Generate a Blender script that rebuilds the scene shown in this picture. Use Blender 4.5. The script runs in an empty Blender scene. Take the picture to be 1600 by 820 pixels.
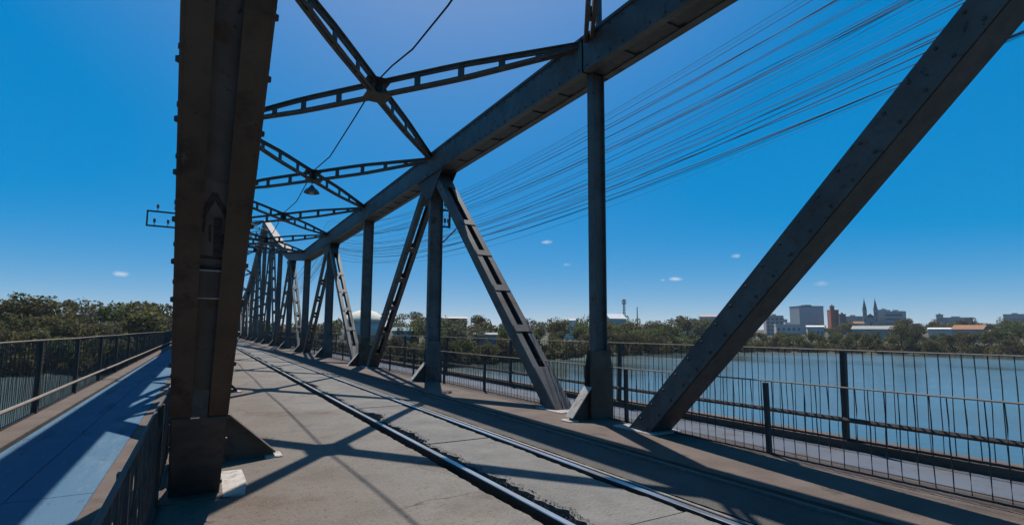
import bpy, bmesh, math, random
import numpy as np
from mathutils import Vector, Matrix
R = math.radians
random.seed(7); rng = np.random.default_rng(11)
scn = bpy.context.scene
C = scn.collection

# ------------------------------------------------------------------ camera
cd = bpy.data.cameras.new('camera'); cam = bpy.data.objects.new('camera', cd); C.objects.link(cam)
cd.sensor_width = 36.0; cd.lens = 820/1600*36.0; cd.shift_y = 22/1600
cd.clip_start = 0.05; cd.clip_end = 20000
cam.matrix_world = (Matrix.Translation((0, 0, 1.5)) @ Matrix.Rotation(-0.532, 4, 'Z')
                    @ Matrix.Rotation(math.pi/2+0.103, 4, 'X') @ Matrix.Rotation(0.006, 4, 'Z'))
scn.camera = cam
# ------------------------------------------------------------------ world and sun
SUN_AZ, SUN_EL = R(21.6), R(58.9)           # azimuth from +Y towards +X
w = bpy.data.worlds.new('World'); scn.world = w; w.use_nodes = True
nt = w.node_tree; bg = nt.nodes['Background']
sky = nt.nodes.new('ShaderNodeTexSky'); sky.sky_type = 'NISHITA'; sky.sun_disc = False
sky.sun_elevation = SUN_EL; sky.sun_rotation = SUN_AZ
sky.altitude = 0; sky.air_density = 0.5; sky.dust_density = 0.48; sky.ozone_density = 6.0
hs = nt.nodes.new('ShaderNodeHueSaturation'); hs.inputs['Saturation'].default_value = 4.65; hs.inputs['Hue'].default_value = .500; hs.inputs['Value'].default_value = 4.5
gm = nt.nodes.new('ShaderNodeGamma'); gm.inputs['Gamma'].default_value = .2; nt.links.new(sky.outputs[0], gm.inputs['Color'])   # one film-like curve over the whole sky
nt.links.new(gm.outputs[0], hs.inputs['Color'])
# a few tiny fair-weather clouds low in the sky (direction space)
tc = nt.nodes.new('ShaderNodeTexCoord'); last = hs.outputs[0]
def wn(t, **k):
    n = nt.nodes.new(t)
    for a, b in k.items(): setattr(n, a, b)
    return n
cn = wn('ShaderNodeTexNoise'); cn.inputs['Scale'].default_value = 120; cn.inputs['Detail'].default_value = 6
nt.links.new(tc.outputs['Generated'], cn.inputs['Vector'])
for az, el, wa, wb, st in [(-6.4, 4.74, .75, .28, 1), (34.3, 9.67, .75, .25, .9), (53.8, 7.62, .55, .25, .7), (47.9, 5.48, .85, .25, 1),
                           (46.6, 5.4, .3, .15, .5), (61.1, 4.6, .8, .3, .35), (36.5, 7.2, .6, .2, .35), (-2.0, 6.0, .8, .25, .8), (80, 8, 1.2, .4, .8), (-24, 6.5, .9, .3, .8)]:
    a, e = R(az), R(el)
    d = Vector((math.sin(a)*math.cos(e), math.cos(a)*math.cos(e), math.sin(e)))
    sub = wn('ShaderNodeVectorMath', operation='SUBTRACT'); sub.inputs[1].default_value = d
    nt.links.new(tc.outputs['Generated'], sub.inputs[0])
    hx = wn('ShaderNodeVectorMath', operation='DOT_PRODUCT'); hx.inputs[1].default_value = (math.cos(a)/R(wa), -math.sin(a)/R(wa), 0)
    hy = wn('ShaderNodeMath', operation='MULTIPLY'); hy.inputs[1].default_value = 1/R(wb)
    sp = wn('ShaderNodeSeparateXYZ'); nt.links.new(sub.outputs[0], hx.inputs[0]); nt.links.new(sub.outputs[0], sp.inputs[0]); nt.links.new(sp.outputs['Z'], hy.inputs[0])
    cb = wn('ShaderNodeCombineXYZ'); nt.links.new(hx.outputs['Value'], cb.inputs[0]); nt.links.new(hy.outputs[0], cb.inputs[1])
    ln = wn('ShaderNodeVectorMath', operation='LENGTH'); nt.links.new(cb.outputs[0], ln.inputs[0])
    dd = wn('ShaderNodeVectorMath', operation='DOT_PRODUCT'); dd.inputs[1].default_value = d; nt.links.new(tc.outputs['Generated'], dd.inputs[0])
    fr = wn('ShaderNodeMath', operation='GREATER_THAN'); fr.inputs[1].default_value = .9; nt.links.new(dd.outputs['Value'], fr.inputs[0])
    mr = wn('ShaderNodeMapRange'); mr.inputs[1].default_value = 1.1; mr.inputs[2].default_value = .1; nt.links.new(ln.outputs['Value'], mr.inputs[0])
    m1 = wn('ShaderNodeMath', operation='ADD'); nt.links.new(mr.outputs[0], m1.inputs[0]); nt.links.new(cn.outputs[0], m1.inputs[1])
    m2 = wn('ShaderNodeMapRange'); m2.inputs[1].default_value = .62; m2.inputs[2].default_value = 1.5; m2.inputs[4].default_value = .62*st; nt.links.new(m1.outputs[0], m2.inputs[0])
    gt = wn('ShaderNodeMath', operation='MULTIPLY'); nt.links.new(m2.outputs[0], gt.inputs[0])
    st2 = wn('ShaderNodeMapRange'); st2.inputs[1].default_value = 0; st2.inputs[2].default_value = .25; nt.links.new(mr.outputs[0], st2.inputs[0])
    g2 = wn('ShaderNodeMath', operation='MULTIPLY'); nt.links.new(st2.outputs[0], g2.inputs[0]); nt.links.new(fr.outputs[0], g2.inputs[1]); nt.links.new(g2.outputs[0], gt.inputs[1])
    mx = wn('ShaderNodeMix', data_type='RGBA'); mx.inputs[7].default_value = (7.5, 8.0, 8.6, 1)
    nt.links.new(gt.outputs[0], mx.inputs[0]); nt.links.new(last, mx.inputs[6]); last = mx.outputs[2]
nt.links.new(last, bg.inputs['Color']); bg.inputs['Strength'].default_value = 0.076
sd = bpy.data.lights.new('sun', 'SUN'); so = bpy.data.objects.new('sun', sd); C.objects.link(so)
sd.energy = 5.0; sd.angle = R(0.53); sd.color = (1.0, .93, .84)
sdir = Vector((math.sin(SUN_AZ)*math.cos(SUN_EL), math.cos(SUN_AZ)*math.cos(SUN_EL), math.sin(SUN_EL)))
so.rotation_euler = sdir.to_track_quat('Z', 'Y').to_euler()
scn.view_settings.view_transform = 'Standard'; scn.view_settings.look = 'None'
scn.view_settings.exposure = 0.4; scn.view_settings.gamma = 1.0; scn.view_settings.use_curve_mapping = False
scn.render.engine = 'CYCLES'

# ------------------------------------------------------------------ materials
def mat(name, cols, scale=4.0, rough=.8, bump=.0, bscale=40., metal=0., coords='Object', detail=6, spec=.3, stretch=None, patches=None, objrand=0.):
    """cols: 2 colours mixed by noise; patches: (colour, scale, low, high) laid over by a second noise"""
    k_ = 1.0 if metal else .80                       # non-metal colours scaled down so shaded areas come out deeper
    cols = [tuple(v*k_ for v in c) for c in cols]; patches = [(tuple(v*k_ for v in pc), a_, b_, c_) for pc, a_, b_, c_ in (patches or [])]
    m = bpy.data.materials.new(name); m.use_nodes = True; t = m.node_tree; b = t.nodes['Principled BSDF']
    tcn = t.nodes.new('ShaderNodeTexCoord'); vec = tcn.outputs['Object']
    geo = t.nodes.new('ShaderNodeNewGeometry')
    vec = geo.outputs['Position'] if coords == 'World' else vec
    if stretch:
        mp = t.nodes.new('ShaderNodeMapping'); mp.inputs['Scale'].default_value = stretch; t.links.new(vec, mp.inputs[0]); vec = mp.outputs[0]
    n = t.nodes.new('ShaderNodeTexNoise'); n.inputs['Scale'].default_value = scale; n.inputs['Detail'].default_value = detail; n.inputs['Roughness'].default_value = .65
    t.links.new(vec, n.inputs['Vector'])
    mr = t.nodes.new('ShaderNodeMapRange'); mr.inputs[1].default_value = .36; mr.inputs[2].default_value = .66; t.links.new(n.outputs[0], mr.inputs[0])
    mx = t.nodes.new('ShaderNodeMix'); mx.data_type = 'RGBA'; t.links.new(mr.outputs[0], mx.inputs[0])
    mx.inputs[6].default_value = (*cols[0], 1); mx.inputs[7].default_value = (*cols[1], 1); out = mx.outputs[2]
    for (pc, ps, lo, hi) in (patches or []):
        n2 = t.nodes.new('ShaderNodeTexNoise'); n2.inputs['Scale'].default_value = ps; n2.inputs['Detail'].default_value = 8; n2.inputs['Roughness'].default_value = .7
        t.links.new(vec, n2.inputs['Vector'])
        r2 = t.nodes.new('ShaderNodeMapRange'); r2.inputs[1].default_value = lo; r2.inputs[2].default_value = hi; t.links.new(n2.outputs[0], r2.inputs[0])
        x2 = t.nodes.new('ShaderNodeMix'); x2.data_type = 'RGBA'; t.links.new(r2.outputs[0], x2.inputs[0]); t.links.new(out, x2.inputs[6]); x2.inputs[7].default_value = (*pc, 1); out = x2.outputs[2]
    if objrand:
        oi = t.nodes.new('ShaderNodeObjectInfo'); h = t.nodes.new('ShaderNodeHueSaturation')
        r3 = t.nodes.new('ShaderNodeMapRange'); r3.inputs[3].default_value = 1-objrand; r3.inputs[4].default_value = 1+objrand
        t.links.new(oi.outputs['Random'], r3.inputs[0]); t.links.new(r3.outputs[0], h.inputs['Value']); t.links.new(out, h.inputs['Color']); out = h.outputs[0]
    t.links.new(out, b.inputs['Base Color']); b.inputs['Roughness'].default_value = rough; b.inputs['Metallic'].default_value = metal
    b.inputs['Specular IOR Level'].default_value = spec
    if bump:
        n3 = t.nodes.new('ShaderNodeTexNoise'); n3.inputs['Scale'].default_value = bscale; n3.inputs['Detail'].default_value = 5; t.links.new(vec, n3.inputs['Vector'])
        bp = t.nodes.new('ShaderNodeBump'); bp.inputs['Strength'].default_value = bump; bp.inputs['Distance'].default_value = .02
        t.links.new(n3.outputs[0], bp.inputs['Height']); t.links.new(bp.outputs[0], b.inputs['Normal'])
    return m
M = {}
RUST = (.085, .042, .024)
M['steel'] = mat('grey_painted_steel', ((.086, .082, .079), (.130, .126, .121)), 2.2, .55, .12, 30, coords='World', patches=[((.175, .172, .168), 1.3, .54, .66), (RUST, 2.6, .53, .66), ((.045, .034, .03), 9, .60, .67), ((.03, .026, .024), 22, .64, .70)])
M['steel_brown'] = mat('rusty_brown_steel', ((.085, .056, .038), (.125, .088, .062)), 1.6, .6, .15, 30, coords='World', patches=[((.05, .034, .027), 3.0, .50, .64), ((.15, .14, .135), 6, .63, .72), ((.03, .022, .018), 14, .62, .69)])
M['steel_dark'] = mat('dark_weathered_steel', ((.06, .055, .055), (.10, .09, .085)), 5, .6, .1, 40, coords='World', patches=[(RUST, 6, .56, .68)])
M['brace'] = mat('dark_brace_steel', ((.075, .065, .06), (.115, .10, .09)), 4, .6, .1, 40, coords='World', patches=[(RUST, 5, .55, .68)])
M['asphalt'] = mat('worn_asphalt', ((.155, .144, .131), (.212, .199, .182)), 1.1, .95, 1., 45, coords='World', patches=[((.20, .185, .165), .8, .5, .6), ((.125, .100, .084), .55, .52, .64), ((.30, .28, .255), 38, .57, .68), ((.05, .045, .041), 26, .57, .66), ((.085, .075, .067), 1.6, .60, .70)])
def dusty(m, x0, x1, col):
    t = m.node_tree; b = t.nodes['Principled BSDF']; src = b.inputs['Base Color'].links[0].from_socket
    g = t.nodes.new('ShaderNodeNewGeometry'); sp = t.nodes.new('ShaderNodeSeparateXYZ'); t.links.new(g.outputs['Position'], sp.inputs[0])
    n = t.nodes.new('ShaderNodeTexNoise'); n.inputs['Scale'].default_value = 1.3; n.inputs['Detail'].default_value = 7; t.links.new(g.outputs['Position'], n.inputs[0])
    a = t.nodes.new('ShaderNodeMath'); a.operation = 'MULTIPLY_ADD'; a.inputs[1].default_value = 2.6; t.links.new(n.outputs[0], a.inputs[0]); t.links.new(sp.outputs[0], a.inputs[2])
    r = t.nodes.new('ShaderNodeMapRange'); r.inputs[1].default_value = x0+1.3; r.inputs[2].default_value = x1+1.3; r.inputs[3].default_value = .9; r.inputs[4].default_value = 0; t.links.new(a.outputs[0], r.inputs[0])
    x = t.nodes.new('ShaderNodeMix'); x.data_type = 'RGBA'; x.blend_type = 'MULTIPLY'; t.links.new(r.outputs[0], x.inputs[0]); t.links.new(src, x.inputs[6]); x.inputs[7].default_value = (*col, 1); t.links.new(x.outputs[2], b.inputs['Base Color'])
def cracked(m, scale, width, col, fac):
    t = m.node_tree; b = t.nodes['Principled BSDF']; src = b.inputs['Base Color'].links[0].from_socket
    g = t.nodes.new('ShaderNodeNewGeometry'); n = t.nodes.new('ShaderNodeTexNoise'); n.inputs['Scale'].default_value = 3.0; n.inputs['Detail'].default_value = 6; t.links.new(g.outputs['Position'], n.inputs[0])
    mx = t.nodes.new('ShaderNodeMix'); mx.data_type = 'RGBA'; mx.blend_type = 'ADD'; mx.inputs[0].default_value = .35; t.links.new(g.outputs['Position'], mx.inputs[6]); t.links.new(n.outputs['Color'], mx.inputs[7])
    v = t.nodes.new('ShaderNodeTexVoronoi'); v.feature = 'DISTANCE_TO_EDGE'; v.inputs['Scale'].default_value = scale; t.links.new(mx.outputs[2], v.inputs['Vector'])
    r = t.nodes.new('ShaderNodeMapRange'); r.inputs[1].default_value = 0; r.inputs[2].default_value = width; r.inputs[3].default_value = 1; r.inputs[4].default_value = 0; t.links.new(v.outputs['Distance'], r.inputs[0])
    n2 = t.nodes.new('ShaderNodeTexNoise'); n2.inputs['Scale'].default_value = .7; t.links.new(g.outputs['Position'], n2.inputs[0])
    r2 = t.nodes.new('ShaderNodeMapRange'); r2.inputs[1].default_value = .5; r2.inputs[2].default_value = .62; r2.inputs[4].default_value = fac; t.links.new(n2.outputs[0], r2.inputs[0])
    mu = t.nodes.new('ShaderNodeMath'); mu.operation = 'MULTIPLY'; t.links.new(r.outputs[0], mu.inputs[0]); t.links.new(r2.outputs[0], mu.inputs[1])
    x = t.nodes.new('ShaderNodeMix'); x.data_type = 'RGBA'; t.links.new(mu.outputs[0], x.inputs[0]); t.links.new(src, x.inputs[6]); x.inputs[7].default_value = (*col, 1); t.links.new(x.outputs[2], b.inputs['Base Color'])
dusty(M['asphalt'], .3, 2.4, (.80, .69, .61)); cracked(M['asphalt'], .8, .012, (.04, .035, .03), .8)
M['concrete'] = mat('track_concrete', ((.138, .134, .127), (.196, .190, .179)), 1.6, .95, 1., 42, coords='World', patches=[((.28, .27, .255), 36, .58, .70), ((.065, .062, .059), 30, .59, .69), ((.09, .082, .075), 1.2, .58, .72)])
M['shoulder'] = mat('shadow_darkened_shoulder', ((.072, .067, .061), (.110, .103, .095)), 1.3, .95, 1., 42, coords='World', patches=[((.21, .2, .185), 36, .60, .70), ((.045, .042, .039), 30, .59, .69)])  # colour darkened to deepen the chord's shadow lying on this strip
M['kerb'] = mat('brown_kerb_concrete', ((.098, .072, .058), (.142, .110, .092)), 1.4, .9, .6, 70, coords='World', patches=[((.065, .049, .041), 2.3, .58, .70), ((.21, .185, .165), 9, .66, .76)])
M['pad'] = mat('pale_pad_and_lit_edges', ((.36, .33, .30), (.50, .47, .43)), 6, .9, .6, 50, coords='World', patches=[((.22, .17, .13), 7, .56, .66)])  # pale concrete; also colours the sunlit flange tops and batten edges
M['trough'] = mat('dirty_track_trough', ((.025, .022, .02), (.055, .048, .042)), 9, .95, 1., 60, coords='World')
M['crumb'] = mat('broken_asphalt_crumbs', ((.055, .05, .046), (.15, .14, .13)), 30, .95, .5, 60, coords='World')
M['bluepath'] = mat('blue_painted_path', ((.062, .134, .208), (.084, .160, .236)), .8, .85, .35, 60, coords='World', patches=[((.12, .185, .25), 1.6, .54, .70), ((.04, .078, .125), 3.0, .55, .68), ((.15, .20, .25), 14, .60, .68), ((.05, .07, .09), 24, .62, .70)], spec=.12, stretch=(1, .22, 1))
M['rail'] = mat('polished_rail_steel', ((.42, .42, .43), (.55, .55, .55)), 20, .28, .05, 60, metal=1.0, coords='World', stretch=(1, .1, 1))
M['railside'] = mat('dark_rail_side', ((.05, .038, .03), (.085, .06, .045)), 12, .8, .3, 60, coords='World')
M['fence'] = mat('dark_fence_steel', ((.045, .04, .04), (.075, .065, .06)), 8, .6, .1, 50, coords='World', patches=[(RUST, 9, .56, .66)])
M['pipe'] = mat('tan_fence_rail', ((.26, .21, .165), (.34, .29, .24)), 5, .55, .1, 40, coords='World', patches=[(RUST, 5, .6, .7)])
M['wire'] = mat('black_wire', ((.02, .02, .022), (.05, .05, .05)), 3, .75, coords='World', spec=.08)
M['insul'] = mat('grey_insulator', ((.10, .10, .10), (.18, .17, .16)), 9, .4)
M['lampm'] = mat('grey_lamp_shade', ((.10, .11, .12), (.16, .17, .18)), 9, .45)
M['glassbulb'] = mat('lamp_glass', ((.5, .5, .5), (.6, .6, .6)), 9, .3)

# ------------------------------------------------------------------ mesh helpers
class MB:
    def __init__(s): s.v = []; s.f = []
    def hexa(s, p):                                 # 8 corners: bottom loop 0-3, top loop 4-7
        n = len(s.v); s.v += [tuple(q) for q in p]
        s.f += [tuple(n+i for i in q) for q in ((3, 2, 1, 0), (4, 5, 6, 7), (0, 1, 5, 4), (1, 2, 6, 5), (2, 3, 7, 6), (3, 0, 4, 7))]
        return s
    def box(s, x0, x1, y0, y1, z0, z1):
        return s.hexa([(x0, y0, z0), (x1, y0, z0), (x1, y1, z0), (x0, y1, z0), (x0, y0, z1), (x1, y0, z1), (x1, y1, z1), (x0, y1, z1)])
    def fbox(s, O, U, V, W, u0, u1, v0, v1, w0, w1):  # box in a frame
        P = lambda a, b, c: O + U*a + V*b + W*c
        return s.hexa([P(u0, v0, w0), P(u1, v0, w0), P(u1, v1, w0), P(u0, v1, w0), P(u0, v0, w1), P(u1, v0, w1), P(u1, v1, w1), P(u0, v1, w1)])
    def prism(s, pts, D):                            # polygon pts extruded by vector D
        n = len(s.v); k = len(pts); s.v += [tuple(p) for p in pts]+[tuple(Vector(p)+D) for p in pts]
        s.f += [tuple(range(n+k-1, n-1, -1)), tuple(range(n+k, n+2*k))]+[(n+i, n+(i+1) % k, n+k+(i+1) % k, n+k+i) for i in range(k)]
        return s
    def tube(s, pts, r, seg=6, cap=True):
        pts = [Vector(p) for p in pts]; n = len(s.v); K = len(pts)
        for i, p in enumerate(pts):
            t = (pts[min(i+1, K-1)]-pts[max(i-1, 0)]).normalized()
            a = t.cross(Vector((0, 0, 1)))
            if a.length < 1e-3: a = Vector((1, 0, 0))
            a.normalize(); b = t.cross(a).normalized(); rr = r[i] if isinstance(r, (list, tuple)) else r
            for j in range(seg):
                q = 2*math.pi*j/seg; s.v.append(tuple(p+a*(rr*math.cos(q))+b*(rr*math.sin(q))))
        for i in range(K-1):
            for j in range(seg):
                s.f.append((n+i*seg+j, n+i*seg+(j+1) % seg, n+(i+1)*seg+(j+1) % seg, n+(i+1)*seg+j))
        if cap: s.f += [tuple(n+j for j in range(seg-1, -1, -1)), tuple(n+(K-1)*seg+j for j in range(seg))]
        return s
    def lathe(s, prof, c, seg=20):                   # prof: (r, z)
        n = len(s.v); c = Vector(c)
        for r, z in prof:
            for j in range(seg):
                q = 2*math.pi*j/seg; s.v.append((c.x+r*math.cos(q), c.y+r*math.sin(q), c.z+z))
        for i in range(len(prof)-1):
            for j in range(seg): s.f.append((n+i*seg+j, n+i*seg+(j+1) % seg, n+(i+1)*seg+(j+1) % seg, n+(i+1)*seg+j))
        s.f += [tuple(n+j for j in range(seg-1, -1, -1)), tuple(n+(len(prof)-1)*seg+j for j in range(seg))]
        return s
    def mesh(s, name, m, smooth=False):
        me = bpy.data.meshes.new(name); me.from_pydata(s.v, [], s.f); me.materials.append(m); me.validate()
        b = bmesh.new(); b.from_mesh(me); bmesh.ops.recalc_face_normals(b, faces=b.faces); b.to_mesh(me); b.free()
        if smooth: me.polygons.foreach_set('use_smooth', [True]*len(me.polygons))
        return me
    def obj(s, name, m, parent=None, smooth=False, bevel=0.):
        o = bpy.data.objects.new(name, s.mesh(name, m, smooth)); C.objects.link(o)
        if parent: o.parent = parent
        if bevel: q = o.modifiers.new('bevel', 'BEVEL'); q.width = bevel; q.segments = 1; q.limit_method = 'ANGLE'
        return o
def link(name, me, parent=None, loc=None, rz=None, sc=None):
    o = bpy.data.objects.new(name, me); C.objects.link(o)
    if parent: o.parent = parent
    if loc is not None: o.location = loc
    if rz is not None: o.rotation_euler = (0, 0, rz)
    if sc is not None: o.scale = sc
    return o
def empty(name, loc=(0, 0, 0), rz=0):
    o = bpy.data.objects.new(name, None); C.objects.link(o); o.location = loc; o.rotation_euler = (0, 0, rz); o.empty_display_size = .2; return o
def tag(o, label, cat, group=None):
    o['label'] = label; o['category'] = cat
    if group: o['group'] = group
    return o
def struct(o): o['kind'] = 'structure'; return o
def stuff(o): o['kind'] = 'stuff'; return o

# ------------------------------------------------------------------ water, banks and terrain
WATER = -8.0
def polar(az, d, z=0): a = R(az); return Vector((math.sin(a)*d, math.cos(a)*d, z))
def shore(az):                                       # distance of the far shore seen from the bridge
    P = [(-80, 300), (-40, 190), (-20, 152), (-8, 140), (0, 130), (10, 123), (22, 132), (34, 172), (45, 232), (56, 285), (70, 310), (90, 345), (120, 420)]
    for (a, b), (c, d) in zip(P, P[1:]):
        if a <= az <= c: return b+(d-b)*(az-a)/(c-a)
    return P[0][1] if az < P[0][0] else P[-1][1]
def ground_z(az, d):
    s = d-shore(az)-3*math.sin(az*1.7)-2*math.sin(az*4.1+1)
    prof = [(-12, -9.2), (0, -8.0), (4, -7.2), (9, -5.4), (30, -4.2), (120, -2.8), (260, -1.5), (520, 2), (1200, 8), (3000, 14), (9000, 14)]
    if s <= prof[0][0]: return prof[0][1]
    for (a, b), (c, e) in zip(prof, prof[1:]):
        if a <= s <= c: return b+(e-b)*(s-a)/(c-a)
    return 14
mw = bpy.data.materials.new('river_water'); mw.use_nodes = True; t = mw.node_tree; b = t.nodes['Principled BSDF']
b.inputs['Base Color'].default_value = (.064, .092, .092, 1); b.inputs['Roughness'].default_value = .2; b.inputs['IOR'].default_value = 1.33
g = t.nodes.new('ShaderNodeNewGeometry'); hgt = None
for sc_, st_, di in ((.25, .35, .09), (.9, .4, .05), (4.0, .4, .016)):
    mp = t.nodes.new('ShaderNodeMapping'); mp.inputs['Scale'].default_value = (1, .55, 1); mp.inputs['Rotation'].default_value = (0, 0, .5); t.links.new(g.outputs['Position'], mp.inputs[0])
    n = t.nodes.new('ShaderNodeTexNoise'); n.inputs['Scale'].default_value = sc_; n.inputs['Detail'].default_value = 4; t.links.new(mp.outputs[0], n.inputs[0])
    bp = t.nodes.new('ShaderNodeBump'); bp.inputs['Strength'].default_value = st_; bp.inputs['Distance'].default_value = di; t.links.new(n.outputs[0], bp.inputs['Height'])
    if hgt: t.links.new(hgt, bp.inputs['Normal'])
    hgt = bp.outputs[0]
t.links.new(hgt, b.inputs['Normal'])
wp = t.nodes.new('ShaderNodeTexNoise'); wp.inputs['Scale'].default_value = .022; wp.inputs['Detail'].default_value = 5; wmp = t.nodes.new('ShaderNodeMapping'); wmp.inputs['Scale'].default_value = (1, .35, 1); wmp.inputs['Rotation'].default_value = (0, 0, -.9)
t.links.new(g.outputs['Position'], wmp.inputs[0]); t.links.new(wmp.outputs[0], wp.inputs[0])
wr1 = t.nodes.new('ShaderNodeMapRange'); wr1.inputs[1].default_value = .4; wr1.inputs[2].default_value = .62; wr1.inputs[3].default_value = .06; wr1.inputs[4].default_value = .30; t.links.new(wp.outputs[0], wr1.inputs[0]); t.links.new(wr1.outputs[0], b.inputs['Roughness'])
mb = MB(); S = 9000; mb.v = [(-S, -S, WATER), (S, -S, WATER), (S, S, WATER), (-S, S, WATER)]; mb.f = [(0, 1, 2, 3)]
struct(mb.obj('river', mw))
M['soil'] = mat('bank_soil_and_scrub', ((.050, .050, .022), (.080, .066, .036)), .12, .95, .8, 1.2, coords='World', patches=[((.04, .05, .02), .05, .45, .6), ((.14, .10, .07), .3, .66, .74)])
azs = np.arange(-80, 121, 1.0); offs = [-14, -4, 0, 3, 6, 9, 16, 30, 60, 120, 260, 520, 1200, 3000, 8500]
mb = MB()
for a in azs:
    for o_ in offs:
        d = shore(a)+3*math.sin(a*1.7)+2*math.sin(a*4.1+1)+o_
        p = polar(a, d, ground_z(a, d)+(random.uniform(-.35, .35) if 0 < o_ < 200 else 0)); mb.v.append(tuple(p))
n_ = len(offs)
for i in range(len(azs)-1):
    for j in range(n_-1): mb.f.append((i*n_+j, (i+1)*n_+j, (i+1)*n_+j+1, i*n_+j+1))
struct(mb.obj('riverbank', M['soil'], smooth=True))

# ------------------------------------------------------------------ bridge layout
XL, XR, Z0, P = 0.03, 5.85, 7.02, 7.43               # truss planes, first node, panel length
K0, K1 = -2, 21
DECK0, DECK1 = -16.0, 178.0
def node_y(k): return Z0+k*P
HT = {4: 6.38, 5: 7.25, 6: 9.1, 7: 11.4, 8: 13.8, 9: 11.4, 10: 9.1, 11: 7.25, 12: 6.38}
def node_h(k): return HT.get(k, 6.38)
LOW = -1.1                                           # bottom chord under the deck

# ------------------------------------------------------------------ deck
def noise_edge(amp, seed):
    ph = [random.Random(seed+i).uniform(0, 6.28) for i in range(6)]
    return lambda y: amp*(.45*math.sin(y*2.1+ph[0])+.35*math.sin(y*5.3+ph[1])+.3*math.sin(y*11.7+ph[2])+.28*math.sin(y*23+ph[3])+.2*math.sin(y*41+ph[4]))
def strip(name, m, x0, x1, y0, y1, z1, z0, e0=None, e1=None, parent=None, fine=(0, 24), nx=1, relief=0., bevel=0., skew=0.):
    ys = []; y = y0
    while y < y1-1e-6: ys.append(y); y += (.022 if y < 12 else .05) if (fine[0] <= y < fine[1] and (e0 or e1)) else (.25 if y < 60 and (e0 or e1) else 4.0)
    ys.append(y1); mb = MB()
    cols = nx+1
    for y in ys:
        a = x0+(e0(y) if e0 else 0); c = x1+(e1(y) if e1 else 0)
        for i in range(cols):
            tt = i/nx; x = a+(c-a)*tt
            yy = y+skew*tt*(1 if y in (y0, y1) else 0)
            mb.v.append((x, yy, z1+(relief*math.sin(x*7+y*.9)*math.sin(y*.63+x) if relief else 0)))
        mb.v.append((a, y, z0)); mb.v.append((c, y, z0))
    W = cols+2
    for j in range(len(ys)-1):
        o = j*W; q = o+W
        for i in range(nx): mb.f.append((o+i, o+i+1, q+i+1, q+i))
        mb.f.append((o+cols, o, q, q+cols)); mb.f.append((o+nx, o+cols+1, q+cols+1, q+nx))
    mb.f.append(tuple([cols]+[i for i in range(cols)]+[cols+1])[::-1]); L = (len(ys)-1)*W
    mb.f.append(tuple([L+cols]+[L+i for i in range(cols)]+[L+cols+1]))
    return mb.obj(name, m, parent)
RL, RR = 2.55, 3.68                                  # rail centre lines
deck = struct(MB().box(-2.47, 7.95, DECK0, DECK1, -.42, -.15).obj('bridge_deck', M['trough']))
e1, e2, e3, e4 = noise_edge(.016, 1), noise_edge(.035, 2), noise_edge(.022, 3), noise_edge(.014, 4)
road = struct(strip('road', M['asphalt'], XL-.27, RL-.165, DECK0, DECK1, 0, -.149, None, e1, nx=4))
track = struct(strip('track_shoulder', M['shoulder'], RR+.185, 4.66, DECK0, DECK1, -.004, -.149, e4, None, nx=1))
tb = struct(strip('track_bed', M['trough'], RL-.20, RR+.34, DECK0, DECK1, -.11, -.148, None, None))
# concrete slabs between the rails, one by one, with open joints and broken left edges
jo = [DECK0, -12.2, -8.6, -5.0, -1.6, 1.3, 3.22, 6.75, 10.4, 14.1, 17.8, 21.5, 25.2, 28.9, 32.6, 36.3, 40.0, 43.7, 47.4, 51.1, 54.8, 58.5, 62.2, 66, 70, 74, 78, 82, 86, 90, 94, 98, 102, 108, 114, 120, 128, 136, 144, 152, 160, 170, DECK1]
EDGES = []
def edge_at(y):
    for a, c, f in EDGES:
        if a <= y <= c: return f(y)
    return .05
for i, (a, c) in enumerate(zip(jo, jo[1:])):
    br = random.Random(i).uniform(.03, .10)
    def eb(y, a=a, c=c, br=br, i=i):
        u = (y-a)/(c-a); return e2(y)*1.6+br*(1-abs(2*u-1))**.5+(.16*max(0, 1-abs(u-.72)/.16) if i % 3 == 1 else 0)+(.10*max(0, 1-abs(u-.25)/.2) if i % 2 else 0)
    EDGES.append((a, c, eb)); strip('concrete_slab', M['concrete'], RL+.10, RR-.085, a+.015, c-.015, .004*((i*7) % 3-1)-.004, -.147, eb, e3, parent=track, nx=1)
# rails
def rail(name, x, label, head=.034, top=.012):
    prof = [(-head, top), (-head*.8, top+.006), (head*.8, top+.006), (head, top), (head, top-.035), (.009, top-.05), (.009, -.095), (.06, -.108), (.06, -.118), (-.06, -.118), (-.06, -.108), (-.009, -.095), (-.009, top-.05), (-head, top-.035)]
    mb = MB(); mb.prism([Vector((x+a, DECK0, z)) for a, z in prof], Vector((0, DECK1-DECK0, 0)))
    me = mb.mesh(name, M['rail']); me.materials.append(M['railside'])
    for p in me.polygons:
        c = p.center
        if c.z < top-.001 or abs(p.normal.y) > .5: p.material_index = 1
    o = link(name, me); return tag(o, label, 'rail')
rail('running_rail', RL, 'polished steel rail beside the broken slab edge, nearer the brown lane')
rail('running_rail', RR, 'polished steel rail next to the dark guard rail and kerb')
gr = rail('guard_rail', RR+.115, 'dark narrow guard rail close beside the second running rail', .021, .0)
gr.data.materials[0] = mat('worn_guard_rail_steel', ((.16, .14, .125), (.24, .22, .2)), 14, .45, .1, 60, metal=.6, coords='World')
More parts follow.
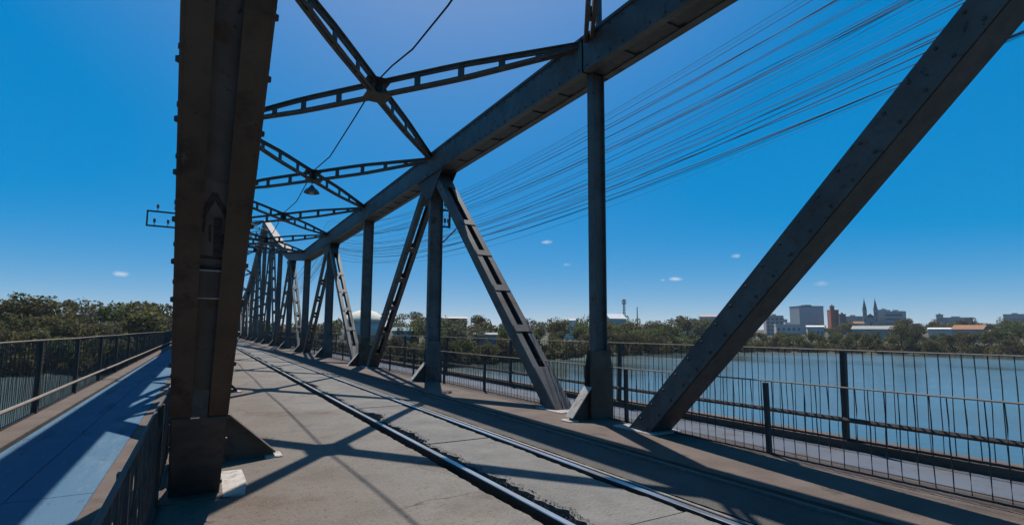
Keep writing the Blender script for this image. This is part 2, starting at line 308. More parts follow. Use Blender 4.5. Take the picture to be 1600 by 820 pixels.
# crumbs of broken asphalt and concrete along the first rail, filling the eroded slab edge
mb = MB()
for i in range(9000):
    y = .8+24*random.random()**1.7; ed = RL+.10+edge_at(y); u_ = random.random()
    x = RL+.045+(ed-RL+.03)*u_+random.gauss(0, .012)
    if x > ed+.06: continue
    s_ = random.uniform(.003, .013)*(1.7 if random.random() < .06 else 1); z = -.105+.098*min(1, max(0, (x-RL-.03)/(ed-RL-.03)))**.8*random.uniform(.55, 1.03)
    if x > ed: z = .0+s_*.3; s_ *= .6
    o = Vector((x, y, z)); n = len(mb.v); q0 = random.uniform(0, 6.28); jj = lambda: random.uniform(.7, 1.2)
    q = [o+Vector((s_*jj()*math.cos(q0+k*2.094), s_*jj()*math.sin(q0+k*2.094), -s_*.6)) for k in range(3)]+[o+Vector((random.uniform(-.4, .4)*s_, random.uniform(-.4, .4)*s_, s_*.7))]
    mb.v += [tuple(v) for v in q]; mb.f += [(0+n, 2+n, 1+n), (n, n+1, n+3), (n+1, n+2, n+3), (n+2, n, n+3)]
cr = stuff(mb.obj('broken_asphalt', M['crumb'])); tag(cr, 'loose dark crumbs of broken asphalt along the first rail', 'rubble')
# raised strip under the right truss and walkways on both sides
KZ = .05
struct(strip('kerb', M['kerb'], 4.66, 6.12, DECK0, DECK1, KZ, -.149, noise_edge(.012, 9), None, nx=2))
struct(MB().box(4.60, 4.655, DECK0, DECK1, -.14, .022).obj('kerb_edge', M['concrete']))
wr = struct(strip('walkway', M['kerb'], 6.122, 7.30, DECK0, DECK1, .0, -.149))
M['greybluepath'] = mat('grey_blue_path', ((.098, .120, .158), (.125, .145, .18)), .9, .9, .3, 60, coords='World', patches=[((.105, .085, .075), 1.6, .52, .68)], spec=.1)  # greyer blue than the near path panels, with brownish patches
struct(MB().box(6.42, 7.298, DECK0, DECK1, .001, .006).obj('blue_path', M['greybluepath']))
struct(MB().box(7.302, 7.72, DECK0, DECK1, -.16, .10).obj('walkway_kerb', M['kerb'], bevel=.01))
wl = struct(strip('walkway', M['kerb'], -2.0, XL-.272, DECK0, DECK1, -.002, -.149))
def path(x0, x1, m, step, seed):
    base = struct(MB().box(x0, x1, DECK0, DECK1, -.001, .001).obj('blue_path', M['greybluepath'])); r_ = random.Random(seed); y = DECK0
    while y < DECK1-.5:
        L_ = min(step*r_.uniform(.85, 1.15), DECK1-y); xm_ = (x0+x1)/2+r_.uniform(-.04, .04)
        for a_, b_ in ((x0+.004, xm_-.006), (xm_+.006, x1-.004)):
            z_ = .007+r_.uniform(0, .004); MB().box(a_, b_, y+.006, y+L_-.006, .0012, z_).obj('path_panel', m, base)
        y += L_
path(-1.995, -.76, M['bluepath'], 3.4, 1)
struct(MB().box(-2.42, -2.002, DECK0, DECK1, -.16, .07).obj('walkway_kerb', M['kerb'], bevel=.01))

# ------------------------------------------------------------------ trusses
RIV = None
def rivet_rows(parent, rows):
    """small rivet heads joined; rows: list of (start, end, normal, spacing)"""
    mb = MB(); r = .022
    for a, c, nrm, sp in rows:
        a = Vector(a); c = Vector(c); nrm = Vector(nrm); L = (c-a).length; u = (c-a).normalized(); v = nrm.cross(u).normalized(); k = int(L/sp)
        for i in range(k+1):
            o = a+u*(i*sp); n = len(mb.v)
            for rr, hh in ((r, -.001), (r*.72, .018)):
                for j in range(6):
                    q = math.pi*j/3; mb.v.append(tuple(o+u*(rr*math.cos(q))+v*(rr*math.sin(q))+nrm*hh))
            for j in range(6): mb.f.append((n+j, n+(j+1) % 6, n+6+(j+1) % 6, n+6+j))
            mb.f.append(tuple(n+6+j for j in range(6)))
    return stuff(mb.obj('rivet_row', M['steel_dark'], parent))
def member(name, A, B, wx, dw, fl, m, parent, battens=(), plates=(), detail=True, cover=None, bm_=None, rows=None, top_fl=True):
    """two channel webs at +-wx/2, flanges turned inwards; battens: distances along (start, length) on both faces"""
    A = Vector(A); B = Vector(B); u = (B-A).normalized(); L = (B-A).length; x = Vector((1, 0, 0)); wv = x.cross(u).normalized()
    t_ = .016; mb = MB()
    for s in (-1, 1):
        mb.fbox(A, u, x, wv, 0, L, s*wx/2-t_/2, s*wx/2+t_/2, -dw/2, dw/2)
        for q in (-1, 1):
            a, c = sorted((s*(wx/2-t_/2-.0005), s*(wx/2-fl)))
            w0, w1 = sorted((q*(dw/2-.002), q*(dw/2-.002-t_)))
            mb.fbox(A, u, x, wv, 0, L, a, c, w0, w1)
    if not detail:
        for (s0, ln) in battens:
            for q in (-1, 1):
                w0, w1 = sorted((q*(dw/2+.001), q*(dw/2+.012))); mb.fbox(A, u, x, wv, s0, s0+ln, -wx/2+.01, wx/2-.01, w0, w1)
    o = mb.obj(name, m, parent)
    if detail:
        for (s0, ln) in battens:
            for q in (-1, 1):
                w0, w1 = sorted((q*(dw/2+.0), q*(dw/2+.012)))
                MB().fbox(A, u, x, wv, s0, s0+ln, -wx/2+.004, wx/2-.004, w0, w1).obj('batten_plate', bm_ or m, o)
        if cover:
            MB().fbox(A, u, x, wv, cover[0], cover[1], -wx/2+t_/2+.001, wx/2-t_/2-.001, dw/2-.062, dw/2-.05).obj('web_plate', cover[2], o)
        if rows:
            rr = []
            for s in (-1, 1):
                for q in (-1, 1):
                    rr.append((A+x*(s*(wx/2+t_/2))+wv*(q*(dw/2-.06))+u*.2, A+x*(s*(wx/2+t_/2))+wv*(q*(dw/2-.06))+u*(L-.2), x*s, .32))
                    if q < 0: rr.append((A+x*(s*(wx/2-fl*.5))+wv*(q*(dw/2-.001))+u*.3, A+x*(s*(wx/2-fl*.5))+wv*(q*(dw/2-.001))+u*(L-.2), wv*q, .32))
            rivet_rows(o, rr)
    return o
def build_truss(X, side, label):
    """side +1: right truss (deck lies towards -x), -1: left truss"""
    tr = empty('bridge_truss', (0, 0, 0)); tag(tr, label, 'truss', 'steel trusses of the bridge')
    inn = -side                                      # direction towards the roadway
    W, XC = (.56, X) if side > 0 else (.60, X-.10)   # chord box; left one widened and shifted outwards so its shadow covers the path
    # bottom chord, below the deck edge
    MB().box(X-.2, X+.2, DECK0, DECK1, LOW-.25, LOW+.25).obj('bottom_chord', M['steel'], tr)
    for k in range(K0, K1):                          # top chord, panel by panel
        a, c = Vector((XC, node_y(k), node_h(k))), Vector((XC, node_y(k+1), node_h(k+1)))
        u = (c-a).normalized(); L = (c-a).length; x = Vector((1, 0, 0)); wv = x.cross(u).normalized(); mb = MB(); h0, h1 = -.32, .30
        for s in (-1, 1):
            mb.fbox(a, u, x, wv, -.02, L+.02, s*W/2-.012, s*W/2+.012, h0, h1)
            b0, b1 = sorted((s*(W/2-.0125), s*(W/2-.13))); mb.fbox(a, u, x, wv, -.02, L+.02, b0, b1, h0+.002, h0+.02)
            b0, b1 = sorted((s*(W/2+.0125), s*(W/2+.045))); mb.fbox(a, u, x, wv, -.02, L+.02, b0, b1, h1-.03, h1-.002)
        mb.fbox(a, u, x, wv, -.02, L+.02, -W/2-.045, W/2+.045, h1+.001, h1+.022)
        mb.fbox(a, u, x, wv, -.02, L+.02, -W/2+.013, W/2-.013, h0+.05, h0+.062); near = k in (-1, 0, 1, 2, 3)
        o = None
        if not near:
            for i in range(8): mb.fbox(a, u, x, wv, L*(i+.25)/8, L*(i+.7)/8, -W/2+.013, W/2-.013, h0-.012, h0+.001)
        o = mb.obj('top_chord', M['steel'], tr)
        if near:
            for i in range(8): MB().fbox(a, u, x, wv, L*(i+.06)/8, L*(i+.9)/8, -W/2+.013, W/2-.013, h0+.021, h0+.033).obj('batten_plate', M['steel_dark'], o)
            rivet_rows(o, [(a+x*(s*(W/2+.012))+wv*q+u*.1, a+x*(s*(W/2+.012))+wv*q+u*(L-.1), x*s, .3) for s in (-1, 1) for q in (h0+.07, h1-.09)])
    for k in range(K0, K1+1):                        # posts
        y = node_y(k); h = node_h(k); near = k <= 8
        zt = h-.30; mb = MB(); pw, pz = (.27, .15) if k == 0 else (.40, .17)
        mb.box(X-pw/2+.0165, X+pw/2-.0165, y-.008, y+.008, LOW, zt)
        for s in (-1, 1):
            x0, x1 = sorted((X+s*pw/2, X+s*(pw/2-.016))); mb.box(x0, x1, y-pz/2, y+pz/2, LOW, zt)
        o = mb.obj('post', M['steel'], tr)
        if k <= 12:
            # widened foot plates
            for q in (-1, 1):
                yy = y+q*(pz/2+.001); dy = Vector((0, q*.014, 0))
                MB().prism([(X-.235, yy, LOW), (X+.235, yy, LOW), (X+.235, yy, .86), (X+.17, yy, 1.18), (X-.17, yy, 1.18), (X-.235, yy, .86)], dy).obj('foot_plate', M['steel_brown'] if k % 2 == 0 else M['steel'], o)
            # triangular side brace towards the road with a wide sloping flange
            base = KZ if side > 0 else 0.0
            xa, xb = X+inn*.236, X+inn*(.62 if side > 0 else .80)
            top = .57
            br = MB().prism([(xa, y-.007, base-.04), (xb, y-.007, base-.04), (xb, y-.007, base+.05), (xa, y-.007, top)], Vector((0, .014, 0))).obj('side_brace', M['steel_brown'], tr)
            MB().prism([(xa, y-.10, top+.001), (xb, y-.10, base+.051), (xb+inn*.015, y-.10, base+.063), (xa+inn*.006, y-.10, top+.018)], Vector((0, .20, 0))).obj('sloping_flange', M['pad'] if side > 0 else M['steel_brown'], br)  # right flanges coloured pale as sunlit tops, left ones brown
            MB().box(min(xb-inn*.1, xb+inn*.09), max(xb-inn*.1, xb+inn*.09), y-.13, y+.13, base-.03, base+.022).obj('concrete_pad', M['pad'], br, bevel=.01)
        if k % 2:                                    # gusset where the diagonals meet under the chord
            for s in (-1, 1):
                xx = X+s*(W/2+.0135 if False else .226)
                MB().prism([(xx, y-1.0, h-.31), (xx, y+1.0, h-.31), (xx, y+.62, h-.62), (xx, y+.2, h-.98), (xx, y-.2, h-.98), (xx, y-.62, h-.62)], Vector((s*.012, 0, 0))).obj('gusset_plate', M['steel_dark'], o)
    for k in range(K0, K1+1):                        # diagonals rise from every even foot
        if k % 2: continue
        for dk in (-1, 1):
            if not (K0 <= k+dk <= K1): continue
            j = k+dk; A = (X, node_y(k), LOW); B = (X, node_y(j), node_h(j)-.05)
            L = (Vector(B)-Vector(A)).length
            if dk == -1 and k == 0:
                wh = .38 if side < 0 else .43
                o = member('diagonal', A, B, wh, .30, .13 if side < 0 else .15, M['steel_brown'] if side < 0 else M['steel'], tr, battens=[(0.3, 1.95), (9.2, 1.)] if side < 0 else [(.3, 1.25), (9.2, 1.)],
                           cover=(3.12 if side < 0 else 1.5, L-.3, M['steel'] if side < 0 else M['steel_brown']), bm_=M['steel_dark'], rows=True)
                if side < 0:
                    A_ = Vector(A); u_ = (Vector(B)-A_).normalized(); x_ = Vector((1, 0, 0)); w_ = x_.cross(u_)
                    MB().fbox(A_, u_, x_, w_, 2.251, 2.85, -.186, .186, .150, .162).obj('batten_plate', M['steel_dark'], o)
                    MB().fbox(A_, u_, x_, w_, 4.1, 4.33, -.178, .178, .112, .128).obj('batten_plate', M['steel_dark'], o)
                    mk = mat('dark_sprayed_paint', ((.032, .028, .034), (.075, .07, .078)), 22, .8, coords='World'); gm_ = MB()
                    for (sa, xa_, sb, xb_, w2) in ((4.70, -.075, 4.89, -.005, .018), (4.89, -.005, 4.74, .07, .016), (4.72, .02, 4.44, .03, .022), (4.70, -.05, 4.62, -.058, .010), (4.42, -.07, 4.415, .06, .012), (4.58, -.072, 4.5, -.07, .010), (4.6, .055, 4.5, .05, .008), (4.66, -.02, 4.55, -.015, .006)):
                        p0, p1 = A_+u_*sa+x_*xa_+w_*.1012, A_+u_*sb+x_*xb_+w_*.1012; d_ = (p1-p0).normalized(); n_2 = d_.cross(w_).normalized()
                        gm_.fbox(p0, d_, n_2, w_, -.008, (p1-p0).length+.008, -w2, w2, -.0006, .0006+.0001*len(gm_.f)/6)
                    gp = stuff(gm_.obj('sprayed_mark', mk, o))
                    for sq in (4.095, 4.335): MB().fbox(A_, u_, x_, w_, sq-.006, sq+.006, -.062, .062, .1285, .133).obj('lit_edge_strip', M['pad'], o)  # pale strips painted as the lit edges of the batten
                else:
                    A_ = Vector(A); u_ = (Vector(B)-A_).normalized(); x_ = Vector((1, 0, 0)); w_ = x_.cross(u_)
                    MB().fbox(A_, u_, x_, w_, 1.56, 9.15, -.2, .2, .151, .16).obj('cover_plate', M['steel_dark'], o)
                o['label'] = 'thick riveted diagonal leaning over the near panel'
            else:
                sp = 1.3; bt = [(.3, 2.25)]+[(2.55+sp*(i+.75), .20) for i in range(int((L-4.4)/sp))]+[(L-1.25, .95)]
                member('diagonal', A, B, .40, .26, .125, M['steel'], tr, battens=bt, detail=k <= 5)
            # concrete collar where it passes the deck
            yc = node_y(k)+dk*(-LOW); base = KZ if side > 0 else 0
            if k <= 8: MB().box(X-.30, X+.30, yc-.42, yc+.42, base-.03, base+.02).obj('concrete_pad', M['pad'] if side > 0 else M['kerb'], tr, bevel=.012)
    return tr
trR = build_truss(XR, 1, 'steel truss on the city side of the track, carrying the telephone wires beyond it')
trL = build_truss(XL, -1, 'steel truss along the wide blue walkway, its brown riveted diagonal towering close by')
# lighter repaired pad beside the left foot
pd = MB().prism([(.245, 5.50, -.02), (.43, 5.50, -.02), (.47, 5.95, -.02), (.46, 6.42, -.02), (.25, 6.42, -.02)], Vector((0, 0, .045))).obj('concrete_pad', M['pad'], road, bevel=.01)

# ------------------------------------------------------------------ overhead cross braces
def strut(parent, name, A, B, depth, detail):
    A = Vector(A); B = Vector(B); u = (B-A).normalized(); L = (B-A).length; up = Vector((0, 0, 1)); up = (up-u*up.dot(u)).normalized(); sd_ = u.cross(up)
    prof = lambda s: depth*(.36+.64*min(1, min(s, 1-s)/.27))
    N = 16; mb = MB()
    for q in (-1, 1):
        for sgn in (-1, 1):                          # pair of angles, slot between them
            for i in range(N):
                s0, s1 = i/N, (i+1)/N; h0, h1 = q*prof(s0)/2, q*prof(s1)/2; a, c = sgn*.018, sgn*.085
                P0 = A+u*(L*s0)+up*h0; P1 = A+u*(L*s1)+up*h1; th = -q*.014; lg = -q*.07
                mb.hexa([P0+sd_*a, P0+sd_*c, P1+sd_*c, P1+sd_*a, P0+sd_*a+up*th, P0+sd_*c+up*th, P1+sd_*c+up*th, P1+sd_*a+up*th])
                mb.hexa([P0+sd_*a+up*th, P0+sd_*(a+sgn*.012)+up*th, P1+sd_*(a+sgn*.012)+up*th, P1+sd_*a+up*th, P0+sd_*a+up*lg, P0+sd_*(a+sgn*.012)+up*lg, P1+sd_*(a+sgn*.012)+up*lg, P1+sd_*a+up*lg])
    o = mb.obj(name, M['brace'], parent)
    ss = [.085, .17, .27, .385, .5, .615, .73, .83, .915]; mbj = MB()
    for s in ss:
        h = prof(s)/2-.002; wd = .34 if s == .5 else .13
        mb = MB() if detail else mbj
        mb.fbox(A, u, up, sd_, L*s-wd/2, L*s+wd/2, -h, h, -.0165, .0165)
        if detail: mb.obj('batten_plate', M['brace'], o)
    if not detail: stuff(mbj.obj('batten_plate', M['brace'], o))
    return o
for k in range(K0, K1):
    z0, z1 = node_h(k)+.22, node_h(k+1)+.22; y0, y1 = node_y(k)+.15, node_y(k+1)-.15
    e = empty('cross_brace', ((XL+XR)/2, (y0+y1)/2, (z0+z1)/2)); off = -e.location
    xa, xb = XL+.27, XR-.27
    if k == 1: lab = 'open batten cross brace overhead, with the hanging lamp under its crossing'
    elif k == 0: lab = 'wide open batten cross brace overhead, over the shadow cross beside the side brace'
    elif 4 <= k <= 11: lab = 'cross brace on the sloping chords that climb to the peak and fall again'
    else: lab = 'small level cross brace overhead with no lamp below it'
    tag(e, lab, 'brace', 'overhead cross braces between the trusses')
    s1 = strut(e, 'strut', Vector((xa, y0, z0)), Vector((xb, y1, z1)), .34, k <= 5)
    s2 = strut(e, 'strut', Vector((xa, y1, z1+.0)), Vector((xb, y0, z0)), .33, k <= 5)
    s1.location = off; s2.location = off
    for c_ in list(s1.children)+list(s2.children): pass
    mid = Vector(((XL+XR)/2, (y0+y1)/2, (z0+z1)/2))
    for zz in (-.172, .160): MB().box(-.26, .26, -.26, .26, zz, zz+.012).obj('crossing_plate', M['brace'], e)
# support mast on the right chord, rising beside the first post
mb = MB().tube([(XR-.12, node_y(0)-.25, 6.69), (XR-.12, node_y(0)-.25, 8.6)], .055, 8).box(XR-.24, XR, node_y(0)-.37, node_y(0)-.13, 6.702, 6.73)
tag(mb.obj('wire_mast', M['steel_dark']), 'short dark mast standing on the top chord above a post', 'mast')

# ------------------------------------------------------------------ centre cable and lamp
xm = 2.94
cz = [(xm, -9, 6.62), (xm, -4.1, 6.62), (xm, .3, 6.45), (xm, 3.3, 6.60), (xm+.02, 7.0, 6.42), (xm, 8.5, 6.44), (xm+.02, 9.75, 6.70), (xm, 10.7, 6.79), (xm-.02, 12.6, 6.62), (xm-.05, 15.2, 6.42), (xm, 18.15, 6.79), (xm-.03, 21.5, 6.45), (xm, 25.6, 6.79), (xm, 29.5, 6.5), (xm, 33, 6.79), (xm, 37, 6.6), (xm, 40.5, 7.2), (xm, 47.9, 8.6), (xm, 55, 10.7)]
tag(MB().tube(cz, .017, 6).obj('power_cable', M['wire']), 'sagging kinked black cable strung along the cross brace crossings', 'cable')
yl = node_y(1)+P/2; lp = empty('hanging_lamp', (xm-.03, yl-.03, 6.02))
tag(lp, 'small bell-shaped street lamp hanging below a cross brace', 'lamp')
MB().lathe([(.04, .26), (.07, .22), (.10, .17), (.19, .11), (.245, .03), (.25, 0), (.235, 0), (.22, .03), (.15, .09), (.05, .12)], (0, 0, 0), 24).obj('lamp_shade', M['lampm'], lp, True)
MB().lathe([(.03, .10), (.075, .06), (.08, .01), (.05, -.05), (.01, -.07)], (0, 0, 0), 14).obj('bulb', M['glassbulb'], lp, True)
MB().tube([(0, 0, .25), (0, 0, .43)], .014, 8).obj('stem', M['steel_dark'], lp)

# ------------------------------------------------------------------ wires and crossarms
def insulator(c):
    return [(c[0], c[1], c[2])]
INS = MB().lathe([(.012, 0), (.012, .10), (.04, .11), (.045, .15), (.03, .17), (.045, .19), (.03, .24), (.01, .25)], (0, 0, 0), 8).mesh('insulator', M['insul'], True)
def crossarm(k, side, x0, x1, z0, z1, label, n=(4, 3)):
    y = node_y(k)-.12; e = empty('wire_crossarm', (x0, y, z0)); tag(e, label, 'crossarm', 'crossarms for telephone wires'); d = x1-x0; h = z1-z0; sx = 1 if d > 0 else -1
    mb = MB()
    mb.box(min(0, d), max(0, d), -.03, .03, 0, .05).box(min(0, d), max(0, d), -.03, .03, h-.05, h)
    mb.box(min(d, d-sx*.05), max(d, d-sx*.05), -.029, .029, .0505, h-.0505)
    mb.obj('frame', M['steel_dark'], e)
    MB().tube([(sx*.02, 0, -.45), (sx*.45, 0, .005)], .022, 6).obj('stay', M['steel_dark'], e)
    for lev, cnt in ((.05, n[0]), (h, n[1])):
        for i in range(cnt): link('insulator', INS, e, (d*(i+.7)/(cnt+.3), 0, lev-.002))
crossarm(2, -1, XL-.17, -1.85, 5.02, 5.58, 'rectangular wire crossarm with pin insulators over the blue walkway')
for k in (1,):
    crossarm(k, 1, XR+.17, XR+1.15 if k > 1 else XR+.42, 4.55, 5.1, 'wire crossarm with pin insulators on the outer side of a post' if k > 1 else 'short wire bracket with insulators behind the pair of meeting diagonals', (3, 3) if k > 1 else (2, 2))
wr_ = random.Random(5); spans = [-62, -13.0, 37.0, 80.0, 125.0, 176.0]
for i in range(32):
    f = i/31
    zm = 5.95-1.85*f+wr_.gauss(0, .09); x = 7.15+wr_.uniform(-.2, .3); pts = []     # height at mid-span
    sag = wr_.uniform(2.1, 3.15); dx = [wr_.uniform(-.25, .25) for _ in spans]; k = wr_.uniform(-.014, .014)
    for j in range(len(spans)-1):
        for s in range(24):
            tt = s/24; y = spans[j]+(spans[j+1]-spans[j])*tt
            pts.append((x+dx[j]*(1-tt)+dx[j+1]*tt, y, zm+sag-4*sag*tt*(1-tt)+k*(y-12)*(1 if j == 1 else 0)))
    tag(MB().tube(pts, wr_.choice([.003, .0035, .0045, .006, .008]), 4).obj('telephone_wire', M['wire']), 'thin telephone wire in the bundle strung outside the truss on the city side', 'wire', 'telephone wires strung along the bridge')

# ------------------------------------------------------------------ railings
def railing(X, zb, H, post_y, pstep, bstep, label, low=None, pm='fence', lean=0., bar_r=.0075, brm=None, first=-4.0, toprail=.014, post_w=.05):
    e = empty('railing', (X, 0, zb)); tag(e, label, 'railing', 'railings along the bridge')
    me = MB().box(-post_w/2, post_w/2, -post_w/2, post_w/2, 0, H).mesh('post', M['fence'])
    ys = [post_y+pstep*i for i in range(-int((post_y-DECK0)/pstep), int((DECK1-post_y)/pstep))]
    for i, y in enumerate(ys):
        o = link('post', me, e, (0, y, -.02)); o.rotation_euler = (random.gauss(0, .006), random.gauss(lean, .008), 0)
    # rails: slightly uneven
    def wavy(z, amp, sd_):
        r_ = random.Random(sd_); return [(lean*z+r_.uniform(-amp, amp), y, z+r_.uniform(-amp, amp)) for y in [DECK0]+ys+[DECK1]]
    MB().tube(wavy(H, .008, 3), toprail, 6).obj('top_rail', M[pm], e)
    for z, r in (low or []): MB().tube([(p[0]-(.04 if X < 2 else .04)*(-1 if X < 2 else 1), p[1], p[2]) for p in wavy(z, .006, 4)], r, 6).obj('lower_rail', M['pipe'] if X < -1 else M['fence'], e)
    MB().box(-.02, .02, DECK0, DECK1, .005, .028).obj('bottom_rail', M['fence'], e)
    # bars: 300 nearest in view one by one, the rest joined
    var = []
    for v in range(5):
        r_ = random.Random(v); pts = [(r_.gauss(0, .005 if 0 < s < 4 else .001)+lean*H*s/4, r_.gauss(0, .004 if 0 < s < 4 else .0), .02+(H-.025)*s/4) for s in range(5)]
        var.append(MB().tube(pts, bar_r, 4, True).mesh('bar', M['fence']))
    y = first; n = 0; rest = MB()
    while y < DECK1-.2:
        if n < 300:
            link('bar', var[(n*7+n//5) % 5], e, (0, y+random.gauss(0, .006), 0)).rotation_euler = (random.gauss(0, .006), 0, 0)
            n += 1
        else:
            rest.box(-bar_r+lean*H*.5, bar_r+lean*H*.5, y-bar_r, y+bar_r, .02, H)
        y += bstep
    stuff(rest.obj('far_bars', M['fence'], e))
    return e
railing(5.99, KZ-.01, .87, 4.03, P/3, .135, 'low thin-barred railing at the foot of the truss on the city side', bar_r=.006, pm='pipe', toprail=.010, first=.6)
railing(7.40, .10, 1.17, 3.87, 4.38, .115, 'tall outer railing of the far walkway, above the river towards the city', low=[(.27, .034)], lean=.015, bar_r=.006, pm='pipe', toprail=.011, first=.4, post_w=.065)
railing(XL-.285, 0, .875, 3.0, P/3, .11, 'close-barred railing between the near truss and the wide blue walkway', bar_r=.009, first=1.0, toprail=.013)
railing(-2.34, .07, 1.22, 8.65, 3.2, .10, 'tall dark outer railing of the blue walkway with a tan lower rail', low=[(.27, .026)], bar_r=.0055, pm='pipe', toprail=.013, first=5.0, post_w=.075)

# ------------------------------------------------------------------ trees
def leafmat(name, c1, c2, sc=.5):
    m = bpy.data.materials.new(name); m.use_nodes = True; t = m.node_tree; b = t.nodes['Principled BSDF']
    g = t.nodes.new('ShaderNodeNewGeometry'); n = t.nodes.new('ShaderNodeTexNoise'); n.inputs['Scale'].default_value = sc; n.inputs['Detail'].default_value = 3
    t.links.new(g.outputs['Position'], n.inputs['Vector'])
    ad = t.nodes.new('ShaderNodeMath'); ad.operation = 'ADD'; rn = t.nodes.new('ShaderNodeMath'); rn.operation = 'MULTIPLY_ADD'; rn.inputs[1].default_value = .5; rn.inputs[2].default_value = -.25
    t.links.new(g.outputs['Random Per Island'], rn.inputs[0]); t.links.new(n.outputs[0], ad.inputs[0]); t.links.new(rn.outputs[0], ad.inputs[1])
    mr = t.nodes.new('ShaderNodeMapRange'); mr.inputs[1].default_value = .3; mr.inputs[2].default_value = .72; t.links.new(ad.outputs[0], mr.inputs[0])
    mx = t.nodes.new('ShaderNodeMix'); mx.data_type = 'RGBA'; mx.inputs[6].default_value = (*[v*.72 for v in c1], 1); mx.inputs[7].default_value = (*[v*.78 for v in c2], 1); t.links.new(mr.outputs[0], mx.inputs[0])
    oi = t.nodes.new('ShaderNodeObjectInfo'); h = t.nodes.new('ShaderNodeHueSaturation'); r3 = t.nodes.new('ShaderNodeMapRange'); r3.inputs[3].default_value = .72; r3.inputs[4].default_value = 1.3
    r4 = t.nodes.new('ShaderNodeMapRange'); r4.inputs[3].default_value = .475; r4.inputs[4].default_value = .515
    t.links.new(oi.outputs['Random'], r3.inputs[0]); t.links.new(oi.outputs['Random'], r4.inputs[0]); t.links.new(r3.outputs[0], h.inputs['Value']); t.links.new(r4.outputs[0], h.inputs['Hue']); t.links.new(mx.outputs[2], h.inputs['Color'])
    b.inputs['Roughness'].default_value = .65; b.inputs['Specular IOR Level'].default_value = .2; t.links.new(h.outputs[0], b.inputs['Base Color'])
    tr_ = t.nodes.new('ShaderNodeBsdfTranslucent'); t.links.new(h.outputs[0], tr_.inputs['Color']); ms = t.nodes.new('ShaderNodeMixShader'); ms.inputs[0].default_value = .5
    t.links.new(b.outputs[0], ms.inputs[1]); t.links.new(tr_.outputs[0], ms.inputs[2]); t.links.new(ms.outputs[0], t.nodes['Material Output'].inputs['Surface'])
    return m
M['leaf_olive'] = leafmat('olive_foliage', (.052, .060, .018), (.165, .150, .050))
M['leaf_green'] = leafmat('mid_green_foliage', (.042, .066, .018), (.135, .158, .045))
M['leaf_yellow'] = leafmat('yellow_green_foliage', (.07, .085, .018), (.14, .15, .04))
M['leaf_grey'] = leafmat('grey_green_foliage', (.07, .08, .045), (.16, .165, .10))
M['bark'] = mat('tree_bark', ((.08, .065, .05), (.14, .12, .095)), 3, .95, .5, 12)
def crown_mesh(name, m, H, W, base, n, leaf, lobes, flat, seed):
    r = np.random.default_rng(seed); V = []; F = []
    cs = []
    for i in range(lobes):
        a = r.uniform(0, 2*math.pi); q = math.sqrt(r.uniform(0, 1))*W*.36; zz = base+(H-base)*r.uniform(.25, .82)
        cs.append((math.cos(a)*q, math.sin(a)*q, zz, W*r.uniform(.16, .30), (H-base)*r.uniform(.14, .27)*flat))
    cs.append((0, 0, base+(H-base)*.62, W*.3, (H-base)*.36))
    for i in range(n):
        c = cs[r.integers(len(cs))]; d = r.normal(size=3); d /= np.linalg.norm(d); k = r.uniform(.45, 1.0)**.5*(1+r.normal()*.07)
        p = np.array([c[0]+d[0]*c[3]*k, c[1]+d[1]*c[3]*k, c[2]+d[2]*c[4]*k])
        nn = d*.7+r.normal(size=3)*.7+np.array([0, 0, .3]); nn /= np.linalg.norm(nn)
        a = np.cross(nn, r.normal(size=3)); a /= np.linalg.norm(a); b_ = np.cross(nn, a); s = leaf*r.uniform(.5, 1.25); e = s*r.uniform(.45, .9)
        k0 = len(V); V += [tuple(p-a*s), tuple(p-b_*e+nn*s*.15), tuple(p+a*s), tuple(p+b_*e-nn*s*.1)]; F.append((k0, k0+1, k0+2, k0+3))
    me = bpy.data.meshes.new(name); me.from_pydata(V, [], F); me.materials.append(m); return me, cs
def trunk_mesh(H, base, cs, seed):
    r = random.Random(seed); mb = MB(); top = Vector((r.uniform(-.4, .4), r.uniform(-.4, .4), base+(H-base)*.35)); rad = H*.028
    mb.tube([(0, 0, -.6), (top.x*.3, top.y*.3, base*.5), tuple(top)], [rad*1.25, rad, rad*.7], 7)
    for c in cs[:7]:
        s = Vector((top.x*.5, top.y*.5, base*.75)); e = Vector((c[0], c[1], c[2])); m_ = (s+e)*.5+Vector((0, 0, -.3)); mb.tube([s, m_, e], [rad*.5, rad*.35, rad*.12], 5)
    return mb.mesh('trunk', M['bark'])
SPEC = [('leaf_olive', 13, 11.5, 3.0, 1700, .42, 11, 1.0), ('leaf_olive', 11, 13, 2.4, 1800, .42, 13, .9), ('leaf_green', 12, 10, 2.6, 1600, .42, 10, 1.1), ('leaf_green', 9, 10, 1.8, 1400, .40, 10, 1.0),
        ('leaf_grey', 12, 11, 3.4, 900, .40, 9, .8), ('leaf_yellow', 8.5, 9, 1.6, 1400, .38, 9, 1.0), ('leaf_olive', 15, 10, 5.5, 700, .42, 8, .6)]
NAMES = [('broad olive green tree with dense crown', 'broad_tree'), ('wide low spreading olive tree', 'spreading_tree'), ('dark mid-green round tree', 'round_tree'), ('compact bushy green tree', 'bushy_tree'),
         ('sparse grey-green tree with pale twigs', 'sparse_tree'), ('bright yellow-green rounded tree', 'yellow_green_tree'), ('tall thin flat-crowned tree', 'tall_thin_tree')]
PROTO = []
for i, (m, H, W, bs, n, lf, lb, fl) in enumerate(SPEC):
    pr = []
    for v in range(2):
        cm, cs = crown_mesh('crown', M[m], H, W, bs, n, lf, lb, fl, 40+i*5+v); pr.append((cm, trunk_mesh(H, bs, cs, i*3+v)))
    PROTO.append(pr)
TR = random.Random(21)
